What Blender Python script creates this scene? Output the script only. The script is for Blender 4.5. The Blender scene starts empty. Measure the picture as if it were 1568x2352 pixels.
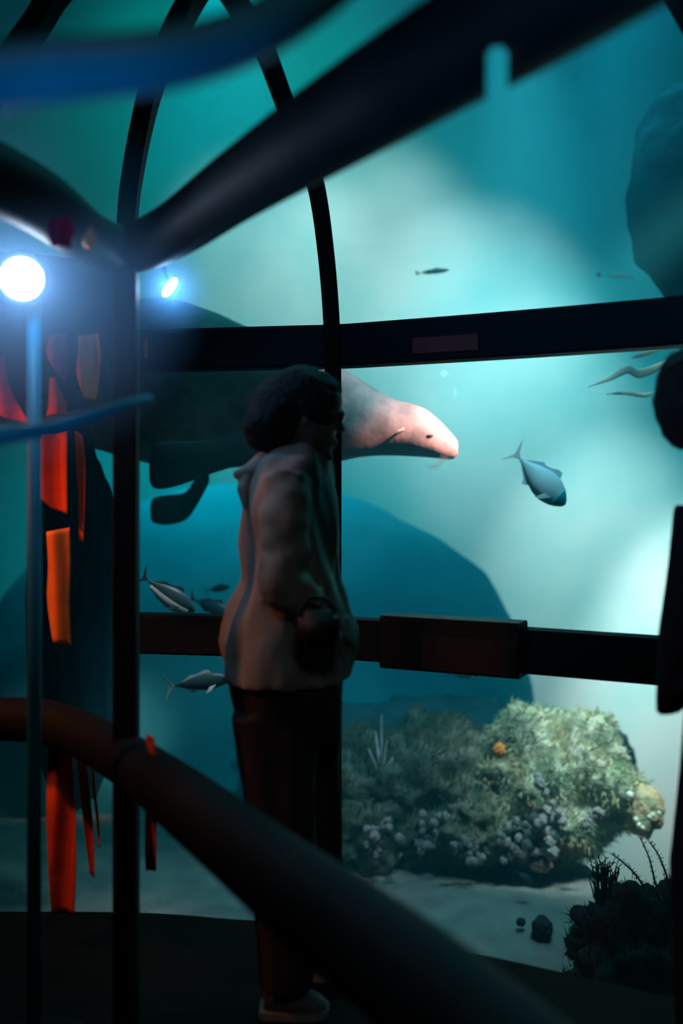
import bpy, bmesh, math, random
from mathutils import Vector, Matrix, noise, Euler

random.seed(7)
SC = bpy.context.scene
COL = SC.collection
PI = math.pi

# ------------------------------------------------------------------ camera
FPX = 2287.0            # focal length in pixels of the 1568x2352 frame
CAMZ = 1.33             # eye height of the photographer
HOR = 1130.0            # horizon row
cam_data = bpy.data.cameras.new('camera')
cam_data.sensor_fit = 'VERTICAL'
cam_data.sensor_height = 36.0
cam_data.lens = 36.0 * FPX / 2352.0
cam_data.shift_y = -(1176.0 - HOR) / 2352.0
cam_data.clip_start = 0.05
cam_data.clip_end = 200
cam_data.dof.use_dof = True
cam_data.dof.focus_distance = 3.6
cam_data.dof.aperture_fstop = 1.15
cam = bpy.data.objects.new('camera', cam_data)
cam.location = (0, 0, CAMZ)
cam.rotation_euler = (PI / 2, 0, 0)
COL.objects.link(cam)
SC.camera = cam

def at(px, py, d):
    """world point seen at pixel (px, py) at distance d along the view axis"""
    return Vector(((px - 784.0) / FPX * d, d, CAMZ + (HOR - py) / FPX * d))

def m_of(n_px, d):
    return n_px / FPX * d

# ------------------------------------------------------------------ world, exposure
w = bpy.data.worlds.new('world')
SC.world = w
w.use_nodes = True
w.node_tree.nodes['Background'].inputs[0].default_value = (0.10, 0.55, 0.62, 1)
w.node_tree.nodes['Background'].inputs[1].default_value = 0.012
SC.view_settings.view_transform = 'Standard'
SC.view_settings.look = 'None'
SC.view_settings.exposure = 0.0
SC.view_settings.gamma = 1.0
SC.view_settings.use_curve_mapping = False
SC.cycles.use_denoising = True
SC.cycles.max_bounces = 6
SC.cycles.transparent_max_bounces = 16
SC.cycles.volume_bounces = 0
SC.cycles.caustics_reflective = False
SC.cycles.caustics_refractive = False
SC.cycles.sample_clamp_indirect = 4.0

# ------------------------------------------------------------------ lights
WALL_R = 11.0
def wall_point(px, py):
    d = Vector(((px - 784.0) / FPX, 1.0, (HOR - py) / FPX))
    k = WALL_R / math.hypot(d.x, d.y)
    return Vector((0, 0, CAMZ)) + d * k

def aim(o, target):
    o.rotation_euler = (Vector(target) - o.location).to_track_quat('-Z', 'Y').to_euler()

def spot(name, loc, target, power, color, size, blend=1.0, radius=0.15):
    l = bpy.data.lights.new(name, 'SPOT')
    l.energy = power; l.color = color; l.spot_size = size; l.spot_blend = blend
    l.shadow_soft_size = radius
    o = bpy.data.objects.new(name, l); o.location = loc; COL.objects.link(o)
    aim(o, target)
    return o

def area(name, loc, target, power, color, sx, sy=None):
    l = bpy.data.lights.new(name, 'AREA')
    l.energy = power; l.color = color; l.shape = 'RECTANGLE'; l.size = sx; l.size_y = sy or sx
    o = bpy.data.objects.new(name, l); o.location = loc; COL.objects.link(o)
    aim(o, target)
    return o

def wall_spot(px, py, rpx, power, color, blend=1.0):
    """an underwater floodlight high in the tank, aimed at the back wall"""
    t = wall_point(px, py)
    loc = Vector((t.x * 0.66 + (1.3 if px > 1300 else 0.0), t.y * 0.66, max(t.z + 3.2, 5.6)))
    dist = (t - loc).length
    r = rpx / FPX * WALL_R
    return spot('tank_floodlight', loc, t, power, color, 2 * math.atan(r / dist), blend, 0.1)

WATER_DENSITY = 0.055
ICE = (0.85, 1.0, 1.0)
TEAL = (0.0, 0.86, 1.0)
wall_spot(620, 640, 330, 1000, ICE)  # added spots shape the bright and teal zones of the wall
wall_spot(860, 620, 330, 1100, ICE)
wall_spot(1080, 790, 360, 1200, ICE)
wall_spot(1210, 980, 320, 1100, ICE)
wall_spot(1350, 1370, 300, 3600, ICE)
wall_spot(1570, 1610, 300, 10000, (0.95, 1.0, 1.0))
wall_spot(1160, 960, 440, 800, TEAL)
wall_spot(560, 330, 620, 420, (0.0, 1.0, 0.85))
wall_spot(500, 1500, 800, 900, TEAL)
# light on the animals and the reef
spot('sea_lion_light', (1.9, 3.3, 2.9), at(1000, 1000, 4.85), 2600, (1.0, 0.60, 0.52), 0.24, 1.0, 0.1)
spot('sea_lion_light', (0.6, 4.6, 4.6), at(860, 900, 5.0), 220, (0.95, 0.80, 0.85), 0.3, 1.0, 0.1)
spot('animal_fill', (1.2, 3.7, 3.6), at(1100, 1080, 4.8), 520, (0.20, 0.75, 0.9), 0.9, 1.0, 0.2)
spot('fish_light', (-0.2, 3.75, 3.3), at(400, 1400, 4.5), 220, (0.7, 0.95, 1.0), 0.3, 1.0, 0.1)
spot('reef_light', (2.6, 4.6, 3.6), at(1340, 1745, 6.0), 2600, (0.45, 1.0, 0.98), 0.38, 1.0, 0.3)
area('tank_fill', (1.5, 6.0, 6.2), (0.6, 5.8, 0), 110, (0.05, 0.8, 1.0), 3.0, 2.0)
spot('sand_light', (0.5, 4.0, 3.4), at(990, 2040, 5.3), 7, (1.0, 0.75, 0.8), 0.35, 1.0, 0.3)
# hall lights: warm lamp on the left, plus added fill, red and blue spots
spot('warm_hall_lamp', (-2.4, 2.2, 2.3), (-0.28, 2.64, 0.9), 44, (1.0, 0.36, 0.14), 0.85, 0.8, 0.12)
area('hall_ceiling_lamp', (0.3, -0.6, 3.3), (-0.1, 2.6, 1.0), 5, (0.75, 0.95, 1.0), 0.5)  # added dim fill from behind the camera, no known fixture
spot('red_hall_lamp', (-1.5, 2.0, 2.4), (-0.92, 2.82, 1.05), 75, (1.0, 0.20, 0.06), 0.62, 0.9, 0.05)  # added red spot that brightens the strips of the left bay
spot('blue_hall_lamp', (-0.7, 0.35, 1.0), (-0.25, 0.93, 1.72), 30.0, (0.0, 0.42, 1.0), 1.4, 0.8, 0.05)  # added spot that lights the underside of the big blue tube
spot('blue_hall_lamp', (-1.45, 1.25, 1.0), (-0.55, 1.6, 1.43), 20.0, (0.0, 0.45, 1.0), 0.7, 0.9, 0.04)  # added spot that lights the thin blue tube by the post

# ------------------------------------------------------------------ materials
def mat(name, col, rough=0.6, col2=None, scale=6.0, metal=0.0, bump=0.0, spec=0.4, detail=5.0, sheen=0.0, ramp=(0.35, 0.65), bscale=None):
    m = bpy.data.materials.new(name); m.use_nodes = True
    nt = m.node_tree; b = nt.nodes['Principled BSDF']
    b.inputs['Base Color'].default_value = (*col, 1)
    b.inputs['Roughness'].default_value = rough
    b.inputs['Metallic'].default_value = metal
    b.inputs['Specular IOR Level'].default_value = spec
    if sheen: b.inputs['Sheen Weight'].default_value = sheen
    tc = nt.nodes.new('ShaderNodeTexCoord')
    if col2 is not None:
        n = nt.nodes.new('ShaderNodeTexNoise'); n.inputs['Scale'].default_value = scale
        n.inputs['Detail'].default_value = detail
        r = nt.nodes.new('ShaderNodeValToRGB')
        r.color_ramp.elements[0].position = ramp[0]; r.color_ramp.elements[0].color = (*col, 1)
        r.color_ramp.elements[1].position = ramp[1]; r.color_ramp.elements[1].color = (*col2, 1)
        nt.links.new(tc.outputs['Object'], n.inputs['Vector'])
        nt.links.new(n.outputs['Fac'], r.inputs['Fac'])
        nt.links.new(r.outputs['Color'], b.inputs['Base Color'])
    if bump:
        n2 = nt.nodes.new('ShaderNodeTexNoise'); n2.inputs['Scale'].default_value = bscale or scale * 3
        n2.inputs['Detail'].default_value = 4
        bp = nt.nodes.new('ShaderNodeBump'); bp.inputs['Strength'].default_value = bump
        bp.inputs['Distance'].default_value = 0.02
        nt.links.new(tc.outputs['Object'], n2.inputs['Vector'])
        nt.links.new(n2.outputs['Fac'], bp.inputs['Height'])
        nt.links.new(bp.outputs['Normal'], b.inputs['Normal'])
    return m

def emit_mat(name, col, strength):
    m = bpy.data.materials.new(name); m.use_nodes = True
    nt = m.node_tree; nt.nodes.clear()
    e = nt.nodes.new('ShaderNodeEmission'); e.inputs[0].default_value = (*col, 1); e.inputs[1].default_value = strength
    o = nt.nodes.new('ShaderNodeOutputMaterial'); nt.links.new(e.outputs[0], o.inputs[0])
    return m

def glass_mat(name, tint=(0.97, 1.0, 1.0), refl=0.9):
    m = bpy.data.materials.new(name); m.use_nodes = True
    nt = m.node_tree; nt.nodes.clear()
    t = nt.nodes.new('ShaderNodeBsdfTransparent'); t.inputs[0].default_value = (*tint, 1)
    g = nt.nodes.new('ShaderNodeBsdfGlossy'); g.inputs['Roughness'].default_value = 0.03
    g.inputs['Color'].default_value = (refl, refl, refl, 1)
    f = nt.nodes.new('ShaderNodeFresnel'); f.inputs['IOR'].default_value = 1.33
    mx = nt.nodes.new('ShaderNodeMixShader')
    o = nt.nodes.new('ShaderNodeOutputMaterial')
    nt.links.new(f.outputs[0], mx.inputs[0]); nt.links.new(t.outputs[0], mx.inputs[1]); nt.links.new(g.outputs[0], mx.inputs[2])
    nt.links.new(mx.outputs[0], o.inputs[0])
    return m

def haze_mat(name, col, dens, graded=0.0):
    m = bpy.data.materials.new(name); m.use_nodes = True
    nt = m.node_tree; nt.nodes.clear()
    v = nt.nodes.new('ShaderNodeVolumeScatter'); v.inputs['Color'].default_value = (*col, 1)
    v.inputs['Density'].default_value = dens
    if graded:
        tc = nt.nodes.new('ShaderNodeTexCoord'); mp = nt.nodes.new('ShaderNodeMapping')
        mp.inputs['Scale'].default_value = (1 / graded,) * 3
        g = nt.nodes.new('ShaderNodeTexGradient'); g.gradient_type = 'SPHERICAL'
        mu = nt.nodes.new('ShaderNodeMath'); mu.operation = 'MULTIPLY'; mu.inputs[1].default_value = dens
        nt.links.new(tc.outputs['Object'], mp.inputs[0]); nt.links.new(mp.outputs[0], g.inputs[0])
        nt.links.new(g.outputs['Fac'], mu.inputs[0]); nt.links.new(mu.outputs[0], v.inputs['Density'])
    o = nt.nodes.new('ShaderNodeOutputMaterial'); nt.links.new(v.outputs[0], o.inputs['Volume'])
    return m

M = {
 'tank_wall': mat('tank_wall', (0.17, 0.50, 0.54), 0.9, (0.26, 0.56, 0.60), 0.9, spec=0.0, detail=3),
 'black_metal': mat('black_metal', (0.006, 0.007, 0.008), 0.65, (0.010, 0.012, 0.014), 4, bump=0.05, spec=0.12),
 'bar_metal': mat('bar_metal', (0.010, 0.024, 0.034), 0.6, (0.016, 0.034, 0.046), 3, bump=0.04, spec=0.08),
 'blue_metal': mat('blue_metal', (0.01, 0.16, 0.24), 0.5, (0.02, 0.2, 0.28), 3),
 'blue_paint': mat('blue_paint', (0.02, 0.42, 0.75), 0.6, (0.03, 0.5, 0.8), 3),  # colour of a blue reflection streak, built as a tube
 'floor': mat('floor', (0.006, 0.005, 0.0045), 0.8, (0.012, 0.010, 0.009), 9, bump=0.1, spec=0.1),
 'hall': mat('hall', (0.012, 0.013, 0.016), 0.9, (0.02, 0.02, 0.024), 2),
 'sand': mat('sand', (0.26, 0.22, 0.21), 0.95, (0.17, 0.15, 0.15), 5, bump=0.5, bscale=45, spec=0.1),
 'rock': mat('rock', (0.06, 0.07, 0.045), 0.9, (0.20, 0.15, 0.13), 7, bump=1.0, spec=0.1),
 'rock_green': mat('rock_green', (0.16, 0.17, 0.10), 0.9, (0.52, 0.42, 0.34), 8, bump=1.0, spec=0.1),
 'rock_dark': mat('rock_dark', (0.02, 0.025, 0.025), 0.95, (0.045, 0.04, 0.04), 8, bump=0.8, spec=0.1),
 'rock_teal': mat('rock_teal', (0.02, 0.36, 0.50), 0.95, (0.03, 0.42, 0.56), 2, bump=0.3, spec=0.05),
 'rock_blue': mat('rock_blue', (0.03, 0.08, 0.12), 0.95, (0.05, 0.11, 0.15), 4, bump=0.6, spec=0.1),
 'algae': mat('algae', (0.03, 0.09, 0.05), 0.85, (0.2, 0.13, 0.05), 5, spec=0.1),
 'algae_pale': mat('algae_pale', (0.24, 0.34, 0.22), 0.85, (0.62, 0.42, 0.26), 5, spec=0.1),
 'coral_pale': mat('coral_pale', (0.30, 0.22, 0.24), 0.85, (0.62, 0.48, 0.48), 20, bump=0.6, spec=0.1),
 'coral_tan': mat('coral_tan', (0.60, 0.34, 0.20), 0.85, (0.34, 0.30, 0.2), 14, bump=0.8, spec=0.1),
 'coral_cream': mat('coral_cream', (0.8, 0.72, 0.6), 0.8, (0.9, 0.85, 0.75), 30, bump=0.4),
 'coral_orange': mat('coral_orange', (0.75, 0.16, 0.03), 0.8, (0.9, 0.3, 0.06), 20, bump=0.4),
 'stone_red': mat('stone_red', (0.26, 0.10, 0.08), 0.8, (0.3, 0.17, 0.14), 10, bump=0.4),
 'weed_dark': mat('weed_dark', (0.015, 0.025, 0.02), 0.9, (0.03, 0.03, 0.02), 8),
 'fur': mat('fur', (0.34, 0.25, 0.24), 0.6, (0.17, 0.14, 0.14), 9, bump=0.12, bscale=40, spec=0.2),
 'fur_dark': mat('fur_dark', (0.05, 0.05, 0.05), 0.5, (0.03, 0.035, 0.04), 6, bump=0.2),
 'nose': mat('nose', (0.45, 0.16, 0.15), 0.5, (0.3, 0.1, 0.1), 20),
 'eye': mat('eye', (0.02, 0.015, 0.012), 0.1, (0.03, 0.02, 0.02), 5),
 'fish_grey': mat('fish_grey', (0.28, 0.30, 0.34), 0.5, (0.4, 0.42, 0.46), 6),
 'fish_dark': mat('fish_dark', (0.02, 0.05, 0.07), 0.4, (0.05, 0.09, 0.1), 5),
 'fish_pale': mat('fish_pale', (0.6, 0.6, 0.62), 0.35, (0.8, 0.8, 0.8), 9),
 'fish_teal': mat('fish_teal', (0.0, 0.16, 0.2), 0.5, (0.0, 0.2, 0.24), 9),
 'fish_pink': mat('fish_pink', (0.8, 0.42, 0.36), 0.5, (0.85, 0.5, 0.42), 9),  # colour of pink reflection streaks in the glass
 'ribbon': mat('ribbon', (0.75, 0.6, 0.52), 0.6, (0.8, 0.72, 0.6), 6),
 'skin': mat('skin', (0.36, 0.2, 0.14), 0.55, (0.32, 0.17, 0.12), 8),
 'hair': mat('hair', (0.010, 0.008, 0.007), 0.85, (0.022, 0.015, 0.012), 30, bump=0.5, bscale=80),
 'shirt': mat('shirt', (0.46, 0.36, 0.28), 0.75, (0.38, 0.30, 0.24), 5, bump=0.15, spec=0.2),
 'trousers': mat('trousers', (0.055, 0.04, 0.035), 0.85, (0.04, 0.032, 0.03), 5, bump=0.2, spec=0.15),
 'bag': mat('bag', (0.008, 0.008, 0.009), 0.6, (0.014, 0.013, 0.013), 9, bump=0.1),
 'shoe': mat('shoe', (0.2, 0.17, 0.15), 0.6, (0.14, 0.12, 0.1), 9),
 'sole': mat('sole', (0.45, 0.4, 0.34), 0.6, (0.4, 0.35, 0.3), 9),
 'navy': mat('navy', (0.008, 0.016, 0.03), 0.85, (0.012, 0.022, 0.04), 4, bump=0.2, spec=0.1),
 'lens': mat('lens', (0.1, 0.2, 0.22), 0.04, (0.1, 0.2, 0.22), 4, spec=1.0, metal=0.9),
 'red_cloth': mat('red_cloth', (0.9, 0.12, 0.05), 0.8, (0.4, 0.06, 0.03), 4, bump=0.2, spec=0.1),  # colour of the red reflections on the left, built as cloth
 'orange_cloth': mat('orange_cloth', (0.95, 0.3, 0.05), 0.8, (0.8, 0.18, 0.05), 4, bump=0.2, spec=0.1),
 'magenta_cloth': mat('magenta_cloth', (0.8, 0.06, 0.2), 0.8, (0.35, 0.05, 0.12), 9, bump=0.2, spec=0.1),
 'dark_cloth': mat('dark_cloth', (0.006, 0.012, 0.03), 0.9, (0.01, 0.018, 0.04), 4, bump=0.2, spec=0.1),  # colour of the dark area in the left bay
 'plaque_red': mat('plaque_red', (0.36, 0.07, 0.06), 0.6, (0.28, 0.06, 0.06), 12),  # colour of a red reflection on the upper crossbar
 'box': mat('box', (0.014, 0.02, 0.024), 0.5, (0.02, 0.026, 0.03), 5),
 'box_lid': mat('box_lid', (0.05, 0.04, 0.045), 0.5, (0.04, 0.035, 0.04), 5),
 'lamp_glass': emit_mat('lamp_glass', (0.75, 0.88, 1.0), 60),
 'glass': glass_mat('glass'),
 'acrylic': glass_mat('acrylic', (0.98, 1.0, 1.0), 0.22),
}

# ------------------------------------------------------------------ mesh helpers
def link(name, me, m=None, parent=None, smooth=True):
    o = bpy.data.objects.new(name, me); COL.objects.link(o)
    if m: me.materials.append(m)
    if smooth:
        for p in me.polygons: p.use_smooth = True
    if parent: o.parent = parent
    return o

def obj(name, bm, m=None, parent=None, smooth=True, recenter=True):
    """link a bmesh given in world space (relative to parent) as one object"""
    off = Vector((0, 0, 0))
    if recenter and len(bm.verts):
        mn = Vector([min(v.co[i] for v in bm.verts) for i in range(3)])
        mx = Vector([max(v.co[i] for v in bm.verts) for i in range(3)])
        off = Vector(((mn.x + mx.x) / 2, (mn.y + mx.y) / 2, mn.z))
        bmesh.ops.translate(bm, verts=bm.verts, vec=-off)
    bmesh.ops.recalc_face_normals(bm, faces=bm.faces)
    me = bpy.data.meshes.new(name); bm.to_mesh(me); bm.free()
    o = link(name, me, m, None, smooth)
    o.location = off
    if parent:
        o.parent = parent; o.location = off - parent.location
    return o

def empty(name, loc):
    o = bpy.data.objects.new(name, None); o.location = loc; o.empty_display_size = 0.1
    COL.objects.link(o)
    return o

def tag(o, label, cat, group=None, kind=None):
    o['label'] = label; o['category'] = cat
    if group: o['group'] = group
    if kind: o['kind'] = kind
    return o

def struct(o, label=None):
    o['kind'] = 'structure'
    if label: o['label'] = label
    return o

def loft(bm, rings, closed=True, caps=True):
    """rings: lists of points with equal counts"""
    vs = [[bm.verts.new(p) for p in r] for r in rings]
    n = len(vs[0])
    for a, b in zip(vs[:-1], vs[1:]):
        for i in range(n if closed else n - 1):
            j = (i + 1) % n
            bm.faces.new((a[i], a[j], b[j], b[i]))
    if caps and closed:
        bm.faces.new(vs[0][::-1]); bm.faces.new(vs[-1])
    return vs

def catmull(pts, k=6):
    """smooth interpolation of tuples"""
    out = []
    n = len(pts)
    for i in range(n - 1):
        p0 = pts[max(i - 1, 0)]; p1 = pts[i]; p2 = pts[i + 1]; p3 = pts[min(i + 2, n - 1)]
        for s in range(k):
            t = s / k
            out.append(tuple(0.5 * ((2 * b) + (-a + c) * t + (2 * a - 5 * b + 4 * c - d) * t * t + (-a + 3 * b - 3 * c + d) * t ** 3)
                             for a, b, c, d in zip(p0, p1, p2, p3)))
    out.append(tuple(pts[-1]))
    return out

def sweep(bm, pts, radii, seg=16, up=Vector((0, 0, 1)), rect=None, caps=True):
    """round (radii) or rectangular (rect = (w, h) half sizes) section along a path"""
    pts = [Vector(p) for p in pts]
    rings = []
    for i, p in enumerate(pts):
        t = (pts[min(i + 1, len(pts) - 1)] - pts[max(i - 1, 0)]).normalized()
        side = t.cross(up)
        if side.length < 1e-4: side = Vector((1, 0, 0))
        side.normalize(); u = side.cross(t).normalized()
        if rect:
            a, b = rect
            c = min(a, b) * 0.18
            q = [(-a + c, -b), (a - c, -b), (a, -b + c), (a, b - c), (a - c, b), (-a + c, b), (-a, b - c), (-a, -b + c)]
            rings.append([p + side * x + u * y for x, y in q])
        else:
            r = radii[i] if isinstance(radii, (list, tuple)) else radii
            ra, rb = r if isinstance(r, (list, tuple)) else (r, r)
            rings.append([p + side * ra * math.cos(2 * PI * k / seg) + u * rb * math.sin(2 * PI * k / seg) for k in range(seg)])
    loft(bm, rings, caps=caps)

def ball(bm, c, r, sub=3, disp=0.0, freq=2.0, seed=0.0, octs=3):
    """displaced icosphere, r a scalar or triple"""
    rr = r if isinstance(r, (tuple, list)) else (r, r, r)
    res = bmesh.ops.create_icosphere(bm, subdivisions=sub, radius=1.0)
    for v in res['verts']:
        d = v.co.normalized(); k = 1.0
        if disp:
            f = freq
            a = disp
            for _ in range(octs):
                k += a * noise.noise(d * f + Vector((seed, seed * 1.7, -seed)))
                f *= 2.1; a *= 0.55
        v.co = Vector((c[0] + d.x * k * rr[0], c[1] + d.y * k * rr[1], c[2] + d.z * k * rr[2]))
    return res['verts']

def box(bm, mn, mx, bevel=0.0):
    res = bmesh.ops.create_cube(bm, size=1.0)
    vs = res['verts']
    for v in vs:
        v.co = Vector([mn[i] + (v.co[i] + 0.5) * (mx[i] - mn[i]) for i in range(3)])
    if bevel:
        es = list({e for v in vs for e in v.link_edges})
        bmesh.ops.bevel(bm, geom=es, offset=bevel, segments=2, affect='EDGES')
    return vs

def bake(o):
    """apply modifiers through the depsgraph"""
    dg = bpy.context.evaluated_depsgraph_get()
    dg.update()
    me = bpy.data.meshes.new_from_object(o.evaluated_get(dg))
    o.modifiers.clear()
    old = o.data
    o.data = me
    for p in me.polygons: p.use_smooth = True
    bpy.data.meshes.remove(old)

def blade(bm, base, tip, wid, side):
    mid = (base + tip) / 2 + Vector((random.uniform(-1, 1), random.uniform(-1, 1), 0)) * (tip - base).length * 0.12
    v = [bm.verts.new(base - side * wid), bm.verts.new(base + side * wid),
         bm.verts.new(mid + side * wid * 0.8), bm.verts.new(mid - side * wid * 0.8), bm.verts.new(tip)]
    bm.faces.new((v[0], v[1], v[2], v[3])); bm.faces.new((v[3], v[2], v[4]))

# ------------------------------------------------------------------ the setting: tank
bm = bmesh.new()
rings = []
for i in range(60):
    a = math.radians(-62 + 124 * i / 59)
    rings.append([(WALL_R * math.sin(a), WALL_R * math.cos(a), z) for z in (-6, -3, 0, 3, 6, 9)])
vs = [[bm.verts.new(p) for p in r] for r in rings]
for a, b in zip(vs[:-1], vs[1:]):
    for i in range(5): bm.faces.new((a[i], a[i + 1], b[i + 1], b[i]))
tw = obj('wall_back', bm, M['tank_wall'])
struct(tw, 'pale turquoise back wall of the tank, lit in a broad diagonal band')

SZ = -0.93
def sand_z(x, y):
    z = SZ + 0.05 * noise.noise(Vector((x * 0.9, y * 0.9, 0))) + 0.015 * noise.noise(Vector((x * 4, y * 4, 3)))
    z += 0.13 * math.exp(-(((x - 0.9) / 0.55) ** 2 + ((y - 5.1) / 0.45) ** 2))
    edge = 6.9 - 1.5 * max(0, min(1.3, x - 0.9))
    if y > edge: z -= min(5.0, (y - edge) ** 1.5 * 1.7)
    return z
bm = bmesh.new()
nx, ny = 120, 90
g = [[bm.verts.new((-4 + 9 * i / nx, 3.0 + 7.0 * j / ny, sand_z(-4 + 9 * i / nx, 3.0 + 7.0 * j / ny))) for j in range(ny + 1)] for i in range(nx + 1)]
for i in range(nx):
    for j in range(ny): bm.faces.new((g[i][j], g[i + 1][j], g[i + 1][j + 1], g[i][j + 1]))
sb = obj('trim_5', bm, M['sand'])
struct(sb, 'rippled grey sand bed of the tank')

# ------------------------------------------------------------------ the setting: room floor and hall
def win_d(px):
    """distance of the window's crossbars by column"""
    pts = [(-700, 3.55), (313, 3.54), (785, 3.42), (1568, 2.92), (2300, 2.35), (3600, 1.7)]
    for (x0, d0), (x1, d1) in zip(pts[:-1], pts[1:]):
        if px <= x1: return d0 + (d1 - d0) * (px - x0) / (x1 - x0)
    return pts[-1][1]
WIN = []
for px in (-900, -200, 290, 540, 785, 1040, 1300, 1568, 1900, 2300, 2900):
    d = win_d(px); WIN.append(((px - 784) / FPX * d, d))
WIN = catmull(WIN, 5)

bm = bmesh.new()
top = [bm.verts.new((x * .89, y * .89, 0)) for x, y in WIN]
bot = [bm.verts.new((x, -2.6, 0)) for x, y in WIN]
low = [bm.verts.new((x * .89, y * .89, -0.35)) for x, y in WIN]
for i in range(len(WIN) - 1):
    bm.faces.new((top[i], top[i + 1], bot[i + 1], bot[i]))
    bm.faces.new((low[i], low[i + 1], top[i + 1], top[i]))
struct(obj('floor', bm, M['floor']), 'dark floor of the viewing platform')
def panel(name, mn, mx, label):
    b = bmesh.new(); box(b, mn, mx); struct(obj(name, b, M['hall'], smooth=False), label)
xl, xr = WIN[0][0], WIN[-1][0]
panel('wall_left', (xl - 0.1, -2.6, 0), (xl, 3.4, 3.4), 'dark left wall of the hall')
panel('wall_right', (xr, -2.6, 0), (xr + 0.1, 1.9, 3.4), 'dark right wall of the hall')
panel('wall_rear', (xl, -2.7, 0), (xr, -2.6, 3.4), 'dark wall behind the viewer')
panel('ceiling', (xl, -2.6, 3.4), (xr, 0.9, 3.5), 'dark ceiling over the rear of the hall')

# ------------------------------------------------------------------ the water of the tank
bm = bmesh.new()
loop = [(x * 1.03, y * 1.03 + 0.05) for x, y in WIN] + [(10.5 * math.sin(math.radians(a)), 10.5 * math.cos(math.radians(a))) for a in range(60, -61, -5)]
loft(bm, [[(x, y, -5.9) for x, y in loop], [(x, y, 8.8) for x, y in loop]])
wt = obj('water', bm, haze_mat('water', (0.05, 0.80, 1.0), WATER_DENSITY), smooth=False)
tag(wt, 'hazy blue-green water filling the tank outside the window', 'water', kind='stuff')

# ------------------------------------------------------------------ the setting: window of ribs and crossbars
win = empty('window_1', (0, 3.4, 0)); struct(win, 'curved aquarium window of black ribs and crossbars')
bar_px = [313, 400, 540, 680, 785, 900, 1040, 1200, 1400, 1568, 1900, 2300, 2900]
def bar_path(z): return [((px - 784) / FPX * win_d(px), win_d(px), z) for px in bar_px]
bm = bmesh.new(); sweep(bm, catmull(bar_path(1.829), 3), None, rect=(0.045, 0.0715))
obj('crossbar', bm, M['bar_metal'], win, smooth=False)
bm = bmesh.new(); sweep(bm, catmull(bar_path(0.830), 3), None, rect=(0.045, 0.069))
obj('crossbar', bm, M['bar_metal'], win, smooth=False)
def rib(path, hw):
    pts = [at(*p) for p in catmull(path + [(400, -335, 2.0)], 5)]
    b = bmesh.new(); sweep(b, pts, None, rect=(hw, 0.03), up=Vector((0.0, 1, 0.0)))
    return obj('rib', b, M['black_metal'], win, smooth=False)
R1 = [(766, 2420, 3.40), (766, 2030, 3.40), (765, 1700, 3.40), (765, 1300, 3.40), (765, 900, 3.40), (761, 740, 3.38), (748, 580, 3.34), (726, 430, 3.26),
      (690, 325, 3.18), (655, 240, 3.1), (605, 110, 2.95), (552, 20, 2.82), (480, -80, 2.7), (420, -140, 2.6)]
R2 = [(291, 2350, 3.5), (291, 2000, 3.5), (291, 1600, 3.5), (290, 1000, 3.5), (289, 700, 3.48), (293, 500, 3.42), (308, 380, 3.34), (330, 270, 3.24), (352, 190, 3.14), (392, 90, 3.0), (440, 0, 2.87), (500, -90, 2.7), (560, -150, 2.6)]
R0 = [(-160, 1800, 3.5), (-160, 900, 3.5), (-150, 650, 3.45), (-110, 420, 3.35), (-40, 250, 3.2), (30, 130, 3.1), (84, 55, 3.0), (140, -30, 2.85), (240, -110, 2.7), (340, -160, 2.6)]
rib(R1, 0.028); rib(R2, 0.031); rib(R0, 0.038)
R3 = [(1760, 2700, 2.80), (1760, 2100, 2.80), (1760, 1500, 2.80), (1760, 1000, 2.80), (1750, 600, 2.75), (1700, 300, 2.65), (1600, 60, 2.5), (1450, -120, 2.4), (1000, -300, 2.15)]
rib(R3, 0.028)
bm = bmesh.new(); ball(bm, at(400, -335, 2.0), (.12, .12, .05), 3)
obj('apex_hub', bm, M['black_metal'], win)
# curved acrylic panes just outside the crossbars
bm = bmesh.new()
zs = (-0.5, 0.2, 0.8, 1.4, 2.0, 2.2)
vs = [[bm.verts.new((x * 1.02, y * 1.02 + 0.03, z)) for z in zs] for x, y in WIN]
for a, b in zip(vs[:-1], vs[1:]):
    for i in range(len(zs) - 1): bm.faces.new((a[i], a[i + 1], b[i + 1], b[i]))
obj('pane', bm, M['acrylic'], win)
# switch box clamped round the lower crossbar
sleeve = empty('sleeve_box', (at(1040, 1480, 3.2).x, 3.24, 0.83))
tag(sleeve, 'dark rectangular sleeve box clamped round the lower crossbar', 'box')
bm = bmesh.new()
a = Vector(((885 - 784) / FPX * win_d(885), win_d(885) - 0.03, 0)); b = Vector(((1197 - 784) / FPX * win_d(1197), win_d(1197) - 0.03, 0))
sweep(bm, [a + Vector((0, 0, 0.836)), b + Vector((0, 0, 0.836))], None, rect=(0.055, 0.0865))
obj('housing', bm, M['box'], sleeve, smooth=False)
bm = bmesh.new()
c = a.lerp(b, 0.30) + Vector((-0.012, -0.055, 0)); d = a.lerp(b, 0.965) + Vector((-0.012, -0.055, 0))
sweep(bm, [c + Vector((0, 0, 0.812)), d + Vector((0, 0, 0.812))], None, rect=(0.006, 0.055))
obj('cover_plate', bm, M['box_lid'], sleeve, smooth=False)
# red plaque standing in for a red reflection in the glass
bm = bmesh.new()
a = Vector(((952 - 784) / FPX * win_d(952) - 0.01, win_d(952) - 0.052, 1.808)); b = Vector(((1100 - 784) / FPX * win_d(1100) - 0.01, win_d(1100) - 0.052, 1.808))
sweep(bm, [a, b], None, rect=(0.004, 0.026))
tag(obj('plaque', bm, M['plaque_red'], smooth=False), 'dull red rectangular plaque on the upper crossbar', 'plaque')

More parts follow.
